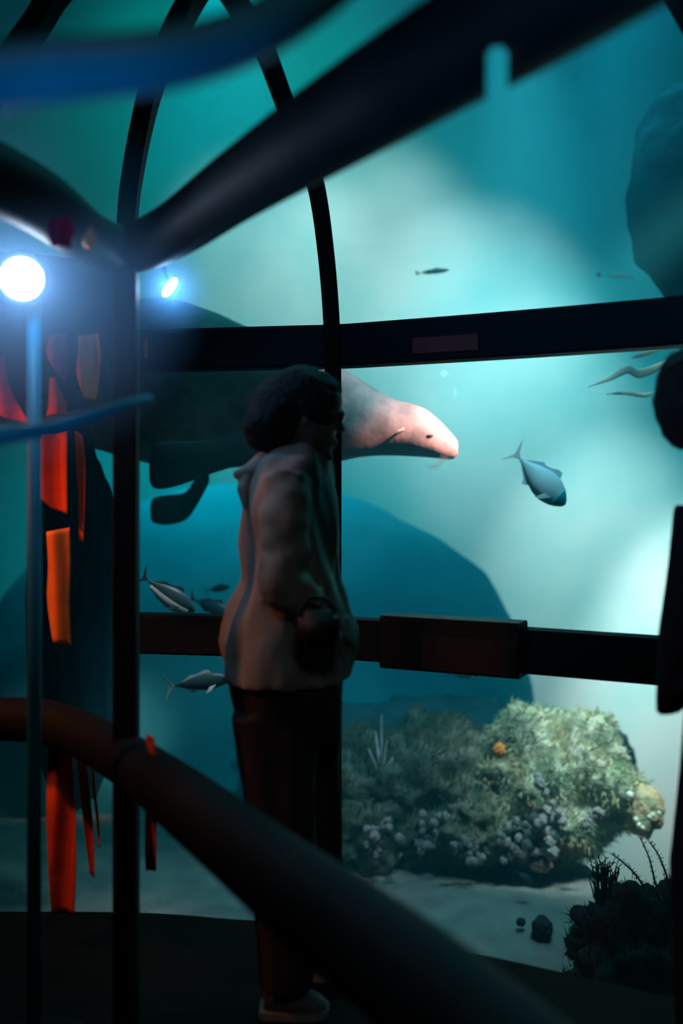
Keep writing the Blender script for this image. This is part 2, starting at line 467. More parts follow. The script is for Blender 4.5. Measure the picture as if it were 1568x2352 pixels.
# ------------------------------------------------------------------ the setting: near frame
header = [(-420, 215, 1.5, .074), (-160, 345, 1.78, .072), (70, 450, 2.05, .068), (200, 545, 2.32, .062), (290, 572, 2.49, .062), (400, 528, 2.32, .064), (540, 430, 2.0, .068), (700, 325, 1.73, .073),
          (860, 225, 1.54, .076), (1000, 140, 1.41, .077), (1250, -8, 1.23, .078), (1500, -170, 1.07, .078), (1800, -370, .93, .078)]
hp = catmull(header, 5)
more = [(0.58, 0.55, 1.95), (0.76, 0.1, 1.95), (0.95, -0.6, 1.95), (1.05, -1.4, 1.95)]
bm = bmesh.new(); sweep(bm, [at(*p[:3]) for p in hp] + [Vector(p) for p in more], [p[3] for p in hp] + [.078] * 4, seg=24)
hd = obj('trim_1', bm, M['black_metal'], recenter=False)
bm = bmesh.new(); box(bm, (-0.0145, -0.4, -0.09), (0.0145, 0.4, 0.0265), 0.006)
cut = obj('cutter', bm, None, recenter=False)
cut.location = at(1140, 155, 1.30) + Vector((0, 0, 0.0)); cut.rotation_euler = (math.atan((HOR - 155) / FPX), 0, math.radians(-9))
md = hd.modifiers.new('b', 'BOOLEAN'); md.object = cut; md.operation = 'DIFFERENCE'; md.solver = 'EXACT'
bake(hd); bpy.data.objects.remove(cut)
struct(hd, 'thick black tubular header rail curving overhead')
sill = [(-420, 1640, 3.0, .062), (-100, 1650, 2.92, .062), (120, 1662, 2.8, .062), (290, 1745, 2.49, .064), (450, 1862, 2.08, .07), (700, 2062, 1.63, .075), (860, 2180, 1.45, .077),
        (1000, 2295, 1.3, .078), (1250, 2520, 1.1, .078), (1500, 2760, .93, .078)]
sp = catmull(sill, 5)
more = [(0.50, 0.55, .665), (0.72, 0.1, .665), (0.92, -0.6, .665), (1.02, -1.4, .665)]
bm = bmesh.new(); sweep(bm, [at(*p[:3]) for p in sp] + [Vector(p) for p in more], [p[3] for p in sp] + [.078] * 4, seg=24)
struct(obj('trim_2', bm, M['black_metal']), 'thick black tubular lower rail curving towards the viewer')
bm = bmesh.new(); sweep(bm, [(-0.538, 2.49, 0.0), (-0.538, 2.49, 1.95)], None, rect=(0.029, 0.029), up=Vector((0, 1, 0)))
struct(obj('trim_3', bm, M['black_metal'], smooth=False), 'slim black upright post joining the two rails')
# blue tube close to the viewer, and a blue reflection built as one
arc = [(-1100, 330, .78), (-600, 290, .82), (-260, 232, .86), (0, 176, .9), (180, 158, .92), (340, 142, .94), (480, 112, .97), (590, 70, 1.0), (690, 10, 1.04), (790, -70, 1.1), (900, -180, 1.16), (1060, -400, 1.3), (1150, -600, 1.5)]
ap = catmull(arc, 6)
bm = bmesh.new(); sweep(bm, [at(*p) for p in ap], 0.029, seg=20)
tag(obj('curved_tube', bm, M['blue_metal']), 'out-of-focus blue tube sweeping across the top left of the window', 'tube')
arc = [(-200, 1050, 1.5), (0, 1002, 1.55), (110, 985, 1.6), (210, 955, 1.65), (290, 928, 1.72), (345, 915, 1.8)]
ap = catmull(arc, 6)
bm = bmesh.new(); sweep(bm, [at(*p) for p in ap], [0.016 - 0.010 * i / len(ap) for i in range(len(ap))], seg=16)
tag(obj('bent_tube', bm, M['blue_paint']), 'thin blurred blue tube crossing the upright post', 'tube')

# ------------------------------------------------------------------ rocks and reef
def rock(name, px, py, d, rx, ry, m, label, disp=0.35, freq=1.6, seed=1.0, cat='rock', sub=5, rz=None, depth=0.8):
    bmm = bmesh.new(); c = at(px, py, d)
    ball(bmm, c, (m_of(rx, d), m_of(rx, d) * depth, m_of(ry, d)), sub, disp, freq, seed, 5)
    o = obj(name, bmm, m)
    if label: tag(o, label, cat)
    return o

def fuzz(rockobj, name, m, count, length, wid, zmin=None, lean=Vector((0.1, 0, 0.6)), seed=1, region=None):
    """algae blades over a rock: one uncountable coat, child of the rock"""
    rnd = random.Random(seed)
    me = rockobj.data
    polys = [p for p in me.polygons if p.normal.y < 0.5 and (region is None or region(p.center))]
    b = bmesh.new()
    for _ in range(count):
        p = rnd.choice(polys)
        base = p.center + Vector((rnd.uniform(-1, 1), rnd.uniform(-1, 1), rnd.uniform(-1, 1))) * 0.012
        n = (p.normal * 0.8 + lean + Vector((rnd.uniform(-.5, .5), rnd.uniform(-.4, .4), rnd.uniform(-.3, .3)))).normalized()
        l = length * rnd.uniform(0.4, 1.3)
        blade(b, base, base + n * l, wid * rnd.uniform(0.6, 1.4), n.cross(Vector((rnd.uniform(-.3, .3), 1, 0))).normalized())
    mesh = bpy.data.meshes.new(name); b.to_mesh(mesh); b.free()
    o = link(name, mesh, m, None, False); o.parent = rockobj
    o['kind'] = 'stuff'
    return o

mA = rock('reef_mound', 960, 1835, 6.3, 225, 165, M['rock'], 'wide dark reef mound overgrown with green and brown algae', 0.45, 1.8, 3.0, 'reef', rz=0)
fuzz(mA, 'algae', M['algae'], 9000, 0.075, 0.0022, seed=2)
mB = rock('reef_mound', 1275, 1800, 6.0, 168, 165, M['rock_green'], 'tall pale green reef mound with an undercut base', 0.4, 1.9, 8.0, 'reef')
fuzz(mB, 'algae', M['algae_pale'], 13000, 0.05, 0.0022, seed=3, lean=Vector((0.1, -0.1, 0.1)))
mC = rock('coral_outcrop', 1474, 1862, 5.8, 48, 56, M['coral_tan'], 'small tan coral head jutting from the right of the pale mound', 0.25, 2.2, 5.0, 'coral', sub=4)
mD = rock('reef_boulder', 1120, 1905, 5.85, 120, 75, M['rock'], 'low brown boulder between the two reef mounds', 0.4, 2.2, 11.0, 'rock')
fuzz(mD, 'algae', M['algae'], 1500, 0.045, 0.003, seed=4)
mE = rock('reef_boulder', 850, 1900, 6.0, 110, 95, M['rock'], 'dull brown reef boulder at the foot of the dark mound, beside the rib', 0.4, 2.0, 14.0, 'rock')
fuzz(mE, 'algae', M['algae'], 1200, 0.06, 0.003, seed=6)
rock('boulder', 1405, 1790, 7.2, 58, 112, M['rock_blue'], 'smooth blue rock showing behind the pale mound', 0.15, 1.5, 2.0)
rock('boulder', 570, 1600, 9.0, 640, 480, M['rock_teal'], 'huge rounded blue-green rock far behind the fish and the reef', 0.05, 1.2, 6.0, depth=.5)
rock('boulder', 1610, 450, 6.0, 175, 250, M['rock_blue'], 'hazy dark rock far away in the upper right corner of the window', 0.12, 1.3, 16.0, depth=.5)  # rock put in to darken the dim upper right
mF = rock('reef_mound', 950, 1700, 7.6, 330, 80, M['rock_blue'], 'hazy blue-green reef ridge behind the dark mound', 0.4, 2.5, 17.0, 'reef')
rock('boulder', 175, 1420, 5.2, 110, 440, M['rock_blue'], 'tall dark rounded rock outside the left bay', 0.12, 1.2, 4.0)  # rock invented to fill a dark rounded shape in the bay
rock('boulder', 1245, 2132, 4.82, 24, 27, M['rock_dark'], 'round black stone lying on the pale sand', 0.2, 2, 6.0, sub=4)
rock('pebble', 1196, 2118, 4.88, 11, 10, M['rock_dark'], 'small black pebble left of the round black stone', 0.2, 2, 7.0, sub=3)
rock('flat_stone', 1240, 1984, 5.6, 28, 18, M['stone_red'], 'flat reddish stone at the foot of the pale mound', 0.15, 2, 9.0, sub=4)
rock('sponge', 1146, 1724, 5.72, 14, 16, M['coral_orange'], 'small bright orange sponge on the reef', 0.35, 3, 9.0, 'sponge', sub=4)

# foreground reef at the right
fg = rock('reef_mound', 1525, 2240, 4.2, 200, 180, M['rock_dark'], 'black foreground reef in the bottom right of the window', 0.4, 2.2, 21.0, 'reef')
fuzz(fg, 'algae', M['weed_dark'], 4500, 0.045, 0.002, seed=8)
fg2 = rock('reef_boulder', 1362, 2170, 4.4, 52, 72, M['rock_dark'], 'small black rock at the left end of the foreground reef', 0.35, 2.4, 25.0)
fuzz(fg2, 'algae', M['weed_dark'], 900, 0.03, 0.002, seed=9)

def bush(px, py, d, rx, ry, label):
    """branching dark coral bush"""
    b = bmesh.new(); base = at(px, py + ry, d); r = random.Random(px)
    for k in range(34):
        tip = at(px + r.uniform(-rx, rx), py - ry + abs(r.gauss(0, 0.5)) * ry, d) + Vector((0, r.uniform(-.06, .06), 0))
        mid = base.lerp(tip, .5) + Vector((r.uniform(-.02, .02), r.uniform(-.02, .02), 0))
        pts = catmull([tuple(base), tuple(mid), tuple(tip)], 3)
        sweep(b, pts, [0.006 - 0.004 * i / len(pts) for i in range(len(pts))], seg=5)
        for j in range(5):
            q = Vector(pts[r.randrange(2, len(pts))])
            sweep(b, [q, q + Vector((r.uniform(-.03, .03), r.uniform(-.03, .03), r.uniform(.0, .035)))], 0.0022, seg=4)
    tag(obj('coral_bush', b, M['weed_dark']), label, 'coral')
bush(1392, 2045, 4.3, 36, 72, 'dark branching coral bush in front of the bright water')

def whip(pts, label):
    b = bmesh.new(); P = [at(*p) for p in catmull(pts, 5)]
    sweep(b, P, [0.006 - 0.004 * i / len(P) for i in range(len(P))], seg=6)
    r = random.Random(5)
    for p in P[2:]:
        for _ in range(5):
            n = Vector((r.uniform(-1, 1), r.uniform(-.6, .6), r.uniform(0, .9))).normalized()
            sweep(b, [p, p + n * 0.016], 0.001, seg=3)
    tag(obj('sea_whip', b, M['weed_dark']), label, 'coral', 'thin black sea whips on the right')
whip([(1522, 2090, 4.3), (1505, 2030, 4.3), (1490, 1970, 4.32), (1470, 1925, 4.35)], 'tallest black sea whip, just under the tan coral head')
whip([(1545, 2060, 4.25), (1530, 2010, 4.25), (1512, 1965, 4.28), (1492, 1935, 4.3)], 'black sea whip nearest the silhouetted visitor')
whip([(1480, 2040, 4.3), (1460, 2010, 4.3), (1435, 1985, 4.32), (1405, 1962, 4.35)], 'faint low sea whip leaning left over the sand')

# pale coral lumps: one kind, many individuals
lump_meshes = []
for k in range(6):
    b = bmesh.new(); ball(b, (0, 0, 0), 1.0, 3, 0.6, 2.0, 30.0 + k, 4)
    me = bpy.data.meshes.new('coral_lump'); b.to_mesh(me); b.free(); me.materials.append(M['coral_pale'])
    for p in me.polygons: p.use_smooth = True
    lump_meshes.append(me)
def lumps(spots, label, group, d0):
    for i, (px, py, r) in enumerate(spots):
        o = bpy.data.objects.new('coral_lump', lump_meshes[i % 6]); COL.objects.link(o)
        o.location = at(px, py, d0 + 0.04 * math.sin(i * 2.3)); s = m_of(r, d0) * (0.8 + 0.45 * ((i * 7919) % 10) / 10); o.scale = (s, s * .8, s * .75)
        o.rotation_euler = (i, i * 2.1, i * 1.3)
        tag(o, label, 'coral', group)
rl = random.Random(12)
cl = [(1250, 1862, 19), (1275, 1880, 16), (1240, 1890, 17), (1222, 1914, 15), (1252, 1912, 15), (1262, 1935, 14), (1245, 1928, 14), (1275, 1918, 13), (1283, 1866, 12),
      (1204, 1895, 12), (1190, 1925, 12), (1210, 1940, 13), (1232, 1952, 15), (1266, 1958, 15), (1180, 1950, 13), (1200, 1962, 12), (1165, 1935, 11), (1172, 1965, 12), (1155, 1975, 11),
      (1225, 1875, 11), (1268, 1846, 12), (1292, 1888, 11), (1186, 1888, 10), (1168, 1900, 10), (1150, 1918, 9)]
lumps(cl, 'pale grey coral lump in the bright cluster under the pale mound', 'pale coral lumps under the pale mound', 5.55)
cl = [(990 + rl.uniform(-30, 40), 1905 + rl.uniform(-35, 55), rl.uniform(7, 12)) for _ in range(22)]
lumps(cl, 'grey coral lump in the middle patch of the dark mound', 'coral lumps in the middle patch', 5.75)
cl = [(880 + rl.uniform(-40, 40), 1915 + rl.uniform(-35, 60), rl.uniform(7, 12)) for _ in range(22)]
lumps(cl, 'dim blue-grey coral lump at the left foot of the dark mound', 'coral lumps at the left foot', 5.6)
cl = [(1065 + rl.uniform(-30, 45), 1950 + rl.uniform(-28, 35), rl.uniform(6, 11)) for _ in range(18)]
lumps(cl, 'brownish coral lump beside the low boulder', 'coral lumps beside the low boulder', 5.5)
cl = [(1352, 1885, 9), (1362, 1872, 10), (1345, 1897, 8), (1370, 1862, 9), (1380, 1870, 10), (1335, 1918, 6), (1350, 1880, 7), (1240, 1800, 16), (1252, 1822, 13), (1234, 1782, 12)]
lumps(cl, 'small pale coral lump set in the face of the pale mound', 'coral lumps in the face of the pale mound', 5.52)
for px, py, r in ((1445, 1826, 8), (1460, 1882, 6), (1466, 1896, 6), (1475, 1902, 5), (1492, 1877, 6), (1498, 1872, 6), (1512, 1868, 5)):
    b = bmesh.new(); ball(b, at(px, py, 5.58), m_of(r, 5.58), 3, 0.4, 3, px, 3)
    tag(obj('coral_polyp', b, M['coral_cream']), 'tiny cream coral polyp on the tan coral head', 'coral', 'cream polyps on the tan coral head')
# thin pale branching coral at the left of the reef
b = bmesh.new(); base = at(868, 1790, 5.9)
for dx, dy in ((-22, -70), (-6, -110), (8, -150), (20, -90), (34, -50)):
    tip = at(868 + dx, 1790 + dy, 5.9); sweep(b, [base, base.lerp(tip, .5) + Vector((.01, 0, 0)), tip], [0.012, 0.009, 0.004], seg=7)
tag(obj('branching_coral', b, M['coral_pale']), 'faint grey branching coral left of the dark mound', 'coral')

# ------------------------------------------------------------------ fish
def fish(loc_px, d, length_px, angle, m_body, label, m_fin=None, m_belly=None, m_head=None, fat=0.2, yaw=0.0, lean=0.0, name='fish', group=None, forked=0.22, width=0.11):
    """a fish with its head towards +X before rotation; angle tilts it in the image plane"""
    L = m_of(length_px, d)
    root = empty(name, at(*loc_px, d)); root.rotation_euler = (lean, -angle, yaw)
    tag(root, label, 'fish', group)
    prof = [(-.40, .012), (-.34, .022), (-.25, .06), (-.1, .135), (.05, .19), (.2, .2), (.33, .16), (.42, .105), (.48, .05), (.5, .012)]
    prof = catmull(prof, 3)
    def body(x0, x1, f=1.0, zoff=0, half=None):
        bb = bmesh.new(); rings = []
        for x, h in prof:
            if x < x0 or x > x1: continue
            h *= fat / .2
            ring = []
            for k in range(20):
                a = 2 * PI * k / 20
                z = math.sin(a) * h * f
                ring.append(Vector((x * L, math.cos(a) * h * width / .2 * L * f, (z + zoff) * L)))
            rings.append(ring)
        loft(bb, rings)
        return bb
    obj('body', body(-1, 1), m_body, root, recenter=False).location = (0, 0, 0)
    if m_head: obj('head', body(.30, 1, 1.015), m_head, root, recenter=False).location = (0, 0, 0)
    if m_belly:
        obj('belly', body(-.3, .42, 0.97, -0.05), m_belly, root, recenter=False).location = (0, 0, 0)
    def fin(name_, pts, th=0.006):
        bb = bmesh.new()
        f = [bb.verts.new((x * L, (y0 + th) * L, z * L)) for x, y0, z in pts]
        bk = [bb.verts.new((x * L, (y0 - th) * L, z * L)) for x, y0, z in pts]
        bb.faces.new(f); bb.faces.new(bk[::-1])
        for i in range(len(pts)):
            j = (i + 1) % len(pts); bb.faces.new((f[i], bk[i], bk[j], f[j]))
        o = obj(name_, bb, m_fin or m_body, root, smooth=False, recenter=False); o.location = (0, 0, 0)
    fk = forked
    fin('tail_fin', [(-.36, 0, .012), (-.42, 0, .05), (-.52, 0, fk), (-.48, 0, .07), (-.455, 0, 0), (-.48, 0, -.07), (-.54, 0, -fk), (-.43, 0, -.05), (-.36, 0, -.012)])
    s = fat / .2
    fin('dorsal_fin', [(.22, 0, .185 * s), (.17, 0, .27 * s), (.11, 0, .27 * s), (.02, 0, .21 * s), (-.06, 0, .185 * s), (-.1, 0, .2 * s), (-.16, 0, .15 * s), (-.3, 0, .04 * s), (-.1, 0, .1 * s), (.1, 0, .15 * s)])
    fin('anal_fin', [(-.02, 0, -.16 * s), (-.10, 0, -.22 * s), (-.13, 0, -.16 * s), (-.28, 0, -.05 * s), (-.1, 0, -.1 * s)])
    fin('pectoral_fin', [(.28, -.10, -.08 * s), (.2, -.13, -.19 * s), (.12, -.14, -.24 * s), (.18, -.12, -.1 * s)])
    bb = bmesh.new(); ball(bb, (.415 * L, -.055 * L, .03 * L), .013 * L, 2)
    obj('eye', bb, M['eye'], root, recenter=False).location = (0, 0, 0)
    return root
fish((1237, 1098), 4.7, 172, math.radians(-46), M['fish_grey'], 'grey tuna-like fish diving through the bright water ahead of the sea lion', m_head=M['fish_teal'], fat=.2)
fish((385, 1363), 4.5, 150, math.radians(-33), M['fish_dark'], 'dark fish with a white belly just above the lower crossbar', m_belly=M['fish_pale'], fat=.15)
fish((485, 1393), 5.2, 110, math.radians(-22), M['fish_dark'], 'dim dark fish between the white-bellied fish and the woman', fat=.15)
fish((500, 1352), 6.0, 60, math.radians(10), M['fish_dark'], 'tiny dim fish close to the woman\'s back', fat=.13)
fish((455, 1568), 4.6, 150, math.radians(8), M['fish_dark'], 'dark fish with shining pale fins below the lower crossbar', m_fin=M['fish_pale'], fat=.13)
fish((1203, 2016), 5.1, 52, math.radians(-42), M['fish_dark'], 'small dark fish nosing down over the pale sand', fat=.2)
fish((992, 624), 6.5, 80, math.radians(6), M['fish_pink'], 'small slender pink fish high above the sea lion', fat=.07, forked=.1)  # this pink streak and the next are reflections modelled as fish
fish((1415, 634), 7.0, 84, math.radians(-4), M['fish_pink'], 'thin pinkish fish high at the right of the bright water', fat=.05, forked=.06)
fish((1065, 1546), 5.6, 80, math.radians(2), M['fish_dark'], 'dark rounded fish mostly hidden under the sleeve box', fat=.16)

# pale ribbons standing in for a hand reflected in the glass, upper right
def ribbon(path, wid, label):
    b = bmesh.new(); P = [at(*p) for p in catmull(path, 6)]; n = len(P)
    sweep(b, P, [(0.004, max(.003, wid * math.sin(PI * (i + .5) / n))) for i in range(n)], seg=8)
    tag(obj('ribbon_weed', b, M['ribbon']), label, 'seaweed', 'pale ribbon weed under the upper crossbar')
ribbon([(1350, 888, 5.0), (1400, 868, 5.0), (1440, 848, 5.05), (1470, 858, 5.1), (1530, 835, 5.1), (1590, 818, 5.1)], .024, 'widest pale ribbon of drifting weed under the upper crossbar')
ribbon([(1392, 905, 5.1), (1440, 903, 5.1), (1480, 908, 5.1), (1502, 900, 5.1)], .012, 'lowest pale ribbon of drifting weed beside the visitor\'s head')
ribbon([(1450, 822, 5.2), (1480, 812, 5.2), (1520, 800, 5.2)], .014, 'short pale ribbon of drifting weed touching the upper crossbar')

# ------------------------------------------------------------------ sea lion
sl = empty('sea_lion', at(700, 1000, 5.1))
tag(sl, 'large brown sea lion gliding right behind the woman, snout lit pink', 'sea lion')
sec = [  # px, top, bottom, depth, half width / half height
 (-60, 880, 960, 5.9, .9), (40, 820, 985, 5.8, .95), (160, 745, 1015, 5.7, 1.0), (280, 700, 1050, 5.6, 1.0), (360, 688, 1068, 5.5, 1.0), (420, 694, 1076, 5.42, 1.0), (480, 712, 1074, 5.35, 1.0),
 (540, 740, 1072, 5.28, 1.0), (600, 768, 1074, 5.2, .98), (680, 800, 1076, 5.12, .95), (740, 824, 1070, 5.05, .92), (785, 847, 1062, 5.0, .9), (830, 872, 1051, 4.97, .9), (870, 900, 1046, 4.95, .92),
 (910, 921, 1047, 4.92, .98), (945, 926, 1050, 4.9, 1.0), (975, 937, 1052, 4.88, .95), (1000, 958, 1053, 4.86, .85), (1022, 980, 1054, 4.85, .8), (1040, 1000, 1053, 4.84, .75), (1050, 1014, 1044, 4.83, .7)]
sc_ = catmull(sec, 3)
bm = bmesh.new(); rings = []
for px, t_, b_, d, wr in sc_:
    c = at(px, (t_ + b_) / 2, d); h = m_of((b_ - t_) / 2, d)
    ring = []
    for k in range(36):
        a = 2 * PI * k / 36
        v = Vector((0, math.cos(a) * h * wr, math.sin(a) * h))
        p = c + v
        p += v.normalized() * 0.010 * noise.noise(p * 5.0)
        ring.append(p)
    rings.append(ring)
loft(bm, rings)
obj('body', bm, M['fur'], sl)
bm = bmesh.new(); ball(bm, at(1043, 1021, 4.83), (m_of(9, 4.8), m_of(13, 4.8), m_of(12, 4.8)), 3, .1, 2, 1)
obj('nose', bm, M['nose'], sl)
bm = bmesh.new(); ball(bm, at(987, 1001, 4.765), (m_of(8, 4.76), .010, m_of(3.5, 4.76)), 3)
obj('eye', bm, M['eye'], sl)
bm = bmesh.new(); sweep(bm, [at(928, 985, 4.78), at(915, 990, 4.76), at(903, 1000, 4.77)], [(.004, .008), (.006, .006), (.002, .002)], seg=8)
obj('ear', bm, M['fur'], sl)
bm = bmesh.new()
for k in range(9):
    a0 = at(1015 + k * 2.6, 1042 + (k % 3) * 3, 4.78)
    sweep(bm, [a0, at(1002 + k * 1.5, 1062 + (k % 3) * 3, 4.72), at(975 + k * 3.5, 1072 + (k % 4) * 3, 4.68)], [.0009, .0007, .0004], seg=4)
wh = obj('whiskers', bm, M['fur_dark'], sl); wh['kind'] = 'stuff'
def flipper(path, label=None):
    b = bmesh.new(); P = catmull(path, 5)
    rings = []
    for px, t_, bt, d in P:
        c = at(px, (t_ + bt) / 2, d); h = m_of((bt - t_) / 2, d)
        rings.append([c + Vector((0, math.cos(2 * PI * k / 20) * 0.028, math.sin(2 * PI * k / 20) * h)) for k in range(20)])
    loft(b, rings)
    return obj('flipper', b, M['fur_dark'], sl)
flipper([(640, 960, 1060, 4.95), (590, 975, 1066, 4.9), (540, 990, 1072, 4.86), (480, 1008, 1090, 4.82), (420, 1012, 1112, 4.78), (375, 1014, 1123, 4.75), (352, 1020, 1120, 4.74), (345, 1050, 1108, 4.74)])
flipper([(480, 1050, 1110, 5.9), (450, 1095, 1165, 5.95), (425, 1130, 1195, 6.0), (385, 1136, 1206, 6.0), (355, 1142, 1202, 6.0), (347, 1152, 1194, 6.0)])

# ------------------------------------------------------------------ people
def head_into(b, c, s, face=1.0, yaw=0.0, pitch=0.0):
    """adult head in profile towards +X, c = centre, s = head height"""
    prof = [(-.50, -.02, .24, .12), (-.46, -.12, .34, .17), (-.40, -.22, .37, .22), (-.32, -.28, .36, .26), (-.24, -.32, .375, .29), (-.15, -.37, .37, .31), (-.05, -.40, .385, .325), (.03, -.42, .365, .335),
            (.12, -.44, .395, .345), (.22, -.44, .40, .345), (.32, -.41, .37, .33), (.40, -.34, .29, .28), (.46, -.24, .18, .2), (.50, -.1, .05, .07)]
    R = Euler((0, -pitch, yaw)).to_matrix()
    rings = []
    for z, xb, xf, hy in catmull(prof, 2):
        cx, hx = (xb + xf) / 2, (xf - xb) / 2
        rings.append([c + R @ (Vector((cx + hx * math.cos(a), hy * math.sin(a), z)) * s) for a in [2 * PI * k / 24 for k in range(24)]])
    loft(b, rings)
    def bl(x, y, z, rx, ry, rz):
        vs = ball(b, (0, 0, 0), (rx * s, ry * s, rz * s), 2)
        for v in vs: v.co = c + R @ (v.co + Vector((x, y, z)) * s)
    bl(.40, 0, -.02, .05, .05, .10); bl(.44, 0, -.09, .055, .065, .045)       # nose
    bl(.39, 0, -.245, .035, .09, .022); bl(.385, 0, -.29, .035, .08, .022)    # lips
    bl(.34, 0, -.44, .06, .08, .05)                                           # chin
    for y in (-1, 1):
        bl(-.04, y * .335, -.03, .065, .03, .11)                              # ears
        bl(.31, y * .14, .045, .05, .06, .035)                                # eyes
    return R

def hand_into(b, wrist, direction, palm_n, s=1.0, curl=0.6):
    """palm, four unequal curled fingers and a thumb from the side of the palm"""
    d = direction.normalized(); n = palm_n.normalized(); side = d.cross(n).normalized()
    sweep(b, [wrist, wrist + d * .035 * s, wrist + d * .085 * s], [(.022 * s, .015 * s), (.038 * s, .016 * s), (.036 * s, .013 * s)], seg=12, up=n)
    for k, (o_, ln) in enumerate(((-.028, .066), (-.009, .076), (.010, .070), (.028, .055))):
        p = wrist + d * .082 * s + side * o_ * s
        dirv = d.copy(); pts = [p - d * .01]; 
        for j in range(3):
            ang = curl * (j + .4) * .8
            dv = d * math.cos(ang) + n * math.sin(ang)
            p = p + dv * ln * s * (.42, .33, .25)[j]; pts.append(p)
        sweep(b, [tuple(q) for q in pts], [.0095 * s, .009 * s, .008 * s, .0065 * s], seg=8, up=side)
    p = wrist + d * .03 * s - side * .03 * s
    sweep(b, [p, p + (d * .6 - side * .7 + n * .3) * .035 * s, p + (d * .9 - side * .6 + n * .6) * .055 * s], [.012 * s, .011 * s, .008 * s], seg=8, up=n)

def remeshed(name, b, m, parent, voxel=0.006, smooth=3):
    o = obj(name, b, m, parent)
    r = o.modifiers.new('r', 'REMESH'); r.mode = 'VOXEL'; r.voxel_size = voxel
    s = o.modifiers.new('s', 'SMOOTH'); s.iterations = smooth; s.factor = .5
    bake(o)
    return o

def garment(rings_in, d, folds=0.008, freq=9.0, seed=0, seg=48, yoff=0.0, power=2.3):
    """rings (py, xl, xr, half width in metres) seen in profile at distance d"""
    b = bmesh.new(); rings = []
    for py, xl, xr, hy in catmull(rings_in, 5):
        a_, c_ = at(xl, py, d), at(xr, py, d)
        cx = (a_.x + c_.x) / 2; hx = (c_.x - a_.x) / 2; ring = []
        for k in range(seg):
            t = 2 * PI * k / seg
            ct, st = math.cos(t), math.sin(t)
            x = abs(ct) ** (2 / power) * math.copysign(1, ct) * hx; y = abs(st) ** (2 / power) * math.copysign(1, st) * hy
            p = Vector((cx + x, d + yoff + y, a_.z))
            q = Vector((p.x * freq, p.y * freq, p.z * freq * .35 + seed))
            k_ = folds * noise.noise(q) + folds * .6 * noise.noise(q * 2.2)
            n_ = Vector((x / max(hx, .01), y / max(hy, .01), 0)).normalized()
            ring.append(p + n_ * k_)
        rings.append(ring)
    loft(b, rings)
    return b

D1 = 2.64
wo = empty('person', (at(670, 2200, D1).x, D1, 0))
tag(wo, 'person in a pale loose shirt and dark trousers, seen from the side at the window', 'person')
def q(px, py, y=0.0): return Vector((at(px, py, D1).x, D1 + y, at(px, py, D1).z))
b = bmesh.new()
hc = q(703, 955); hs = 0.225
Rh = head_into(b, hc, hs, yaw=math.radians(8), pitch=math.radians(-9))
sweep(b, [q(660, 1110), q(672, 1060), q(690, 1020)], [.062, .055, .053], seg=16, up=Vector((0, 1, 0)))                               # neck
sweep(b, [q(655, 1085), q(655, 1140), q(660, 1250), q(662, 1360), q(655, 1450), q(660, 1540)], [(.07, .12), (.085, .17), (.085, .15), (.08, .13), (.1, .16), (.09, .15)], seg=20, up=Vector((0, 1, 0)))
for s_ in (-1, 1):
    sweep(b, [q(655 + 12 * s_, 1500, .09 * s_), q(668 + 14 * s_, 1800, .10 * s_), q(672 + 14 * s_, 1860, .10 * s_), q(668 + 18 * s_, 2150, .11 * s_), q(668 + 18 * s_, 2240, .11 * s_)], [.085, .062, .055, .042, .04], seg=14, up=Vector((0, 1, 0)))
arms = {}
for s_, sh, el, wr in ((-1, q(668, 1118, -.16), q(655, 1325, -.20), q(735, 1395, -.15)), (1, q(672, 1125, .17), q(690, 1320, .20), q(742, 1372, .10))):
    sweep(b, [sh, sh.lerp(el, .5), el, el.lerp(wr, .4), wr], [.048, .042, .036, .034, .024], seg=12, up=Vector((0, 1, 0)))
    d_ = (wr - el).normalized()
    hand_into(b, wr, (d_ + Vector((.1, -.25 * s_, .1))).normalized(), Vector((.2, -s_ * .7, -.5)), .95, .8)
    arms[s_] = (sh, el, wr)
body = remeshed('body', b, M['skin'], wo, .0065, 3)
# hair: bob falling to the nape, bulging at the back
b = bmesh.new()
def hp_(x, z, y=0): return hc + Rh @ Vector((x * hs, y * hs, z * hs))
for x, z, rx, ry, rz in ((-.06, .16, .50, .42, .42), (-.30, 0.0, .36, .42, .42), (-.44, -.20, .28, .38, .30), (-.42, -.34, .24, .32, .18)):
    vs = ball(b, (0, 0, 0), (rx * hs, ry * hs, rz * hs), 4, .10, 5, x * 9)
    for v in vs: v.co = hc + Rh @ (v.co + Vector((x, 0, z)) * hs)
for v in b.verts:
    l_ = Rh.inverted() @ (v.co - hc)
    if l_.x > .30 * hs and l_.z < .34 * hs: v.co -= Rh @ Vector(((l_.x - .30 * hs) * .9, 0, 0))
remeshed('hair', b, M['hair'], wo, .007, 2)
# glasses
gl_ = empty('glasses', wo.location); gl_.parent = wo; gl_.location = (0, 0, 0)
for s_ in (-1, 1):
    b = bmesh.new()
    vs = ball(b, (0, 0, 0), (.008, .026, .020), 3)
    for v in vs: v.co = hc + Rh @ (v.co + Vector((.40 * hs, s_ * .032, .05 * hs)))
    o = obj('lens', b, M['lens'], None); loc = o.location.copy(); o.parent = gl_; o.location = loc - wo.location
b = bmesh.new()
for s_ in (-1, 1):
    sweep(b, [hp_(.42, .06, s_ * .30), hp_(.2, .06, s_ * .37), hp_(-.08, .03, s_ * .385)], .0022, seg=6)
sweep(b, [hp_(.42, .06, -.08), hp_(.445, .07, 0), hp_(.42, .06, .08)], .0022, seg=6)
o = obj('glasses_frame', b, M['bag'], None); loc = o.location.copy(); o.parent = gl_; o.location = loc - wo.location
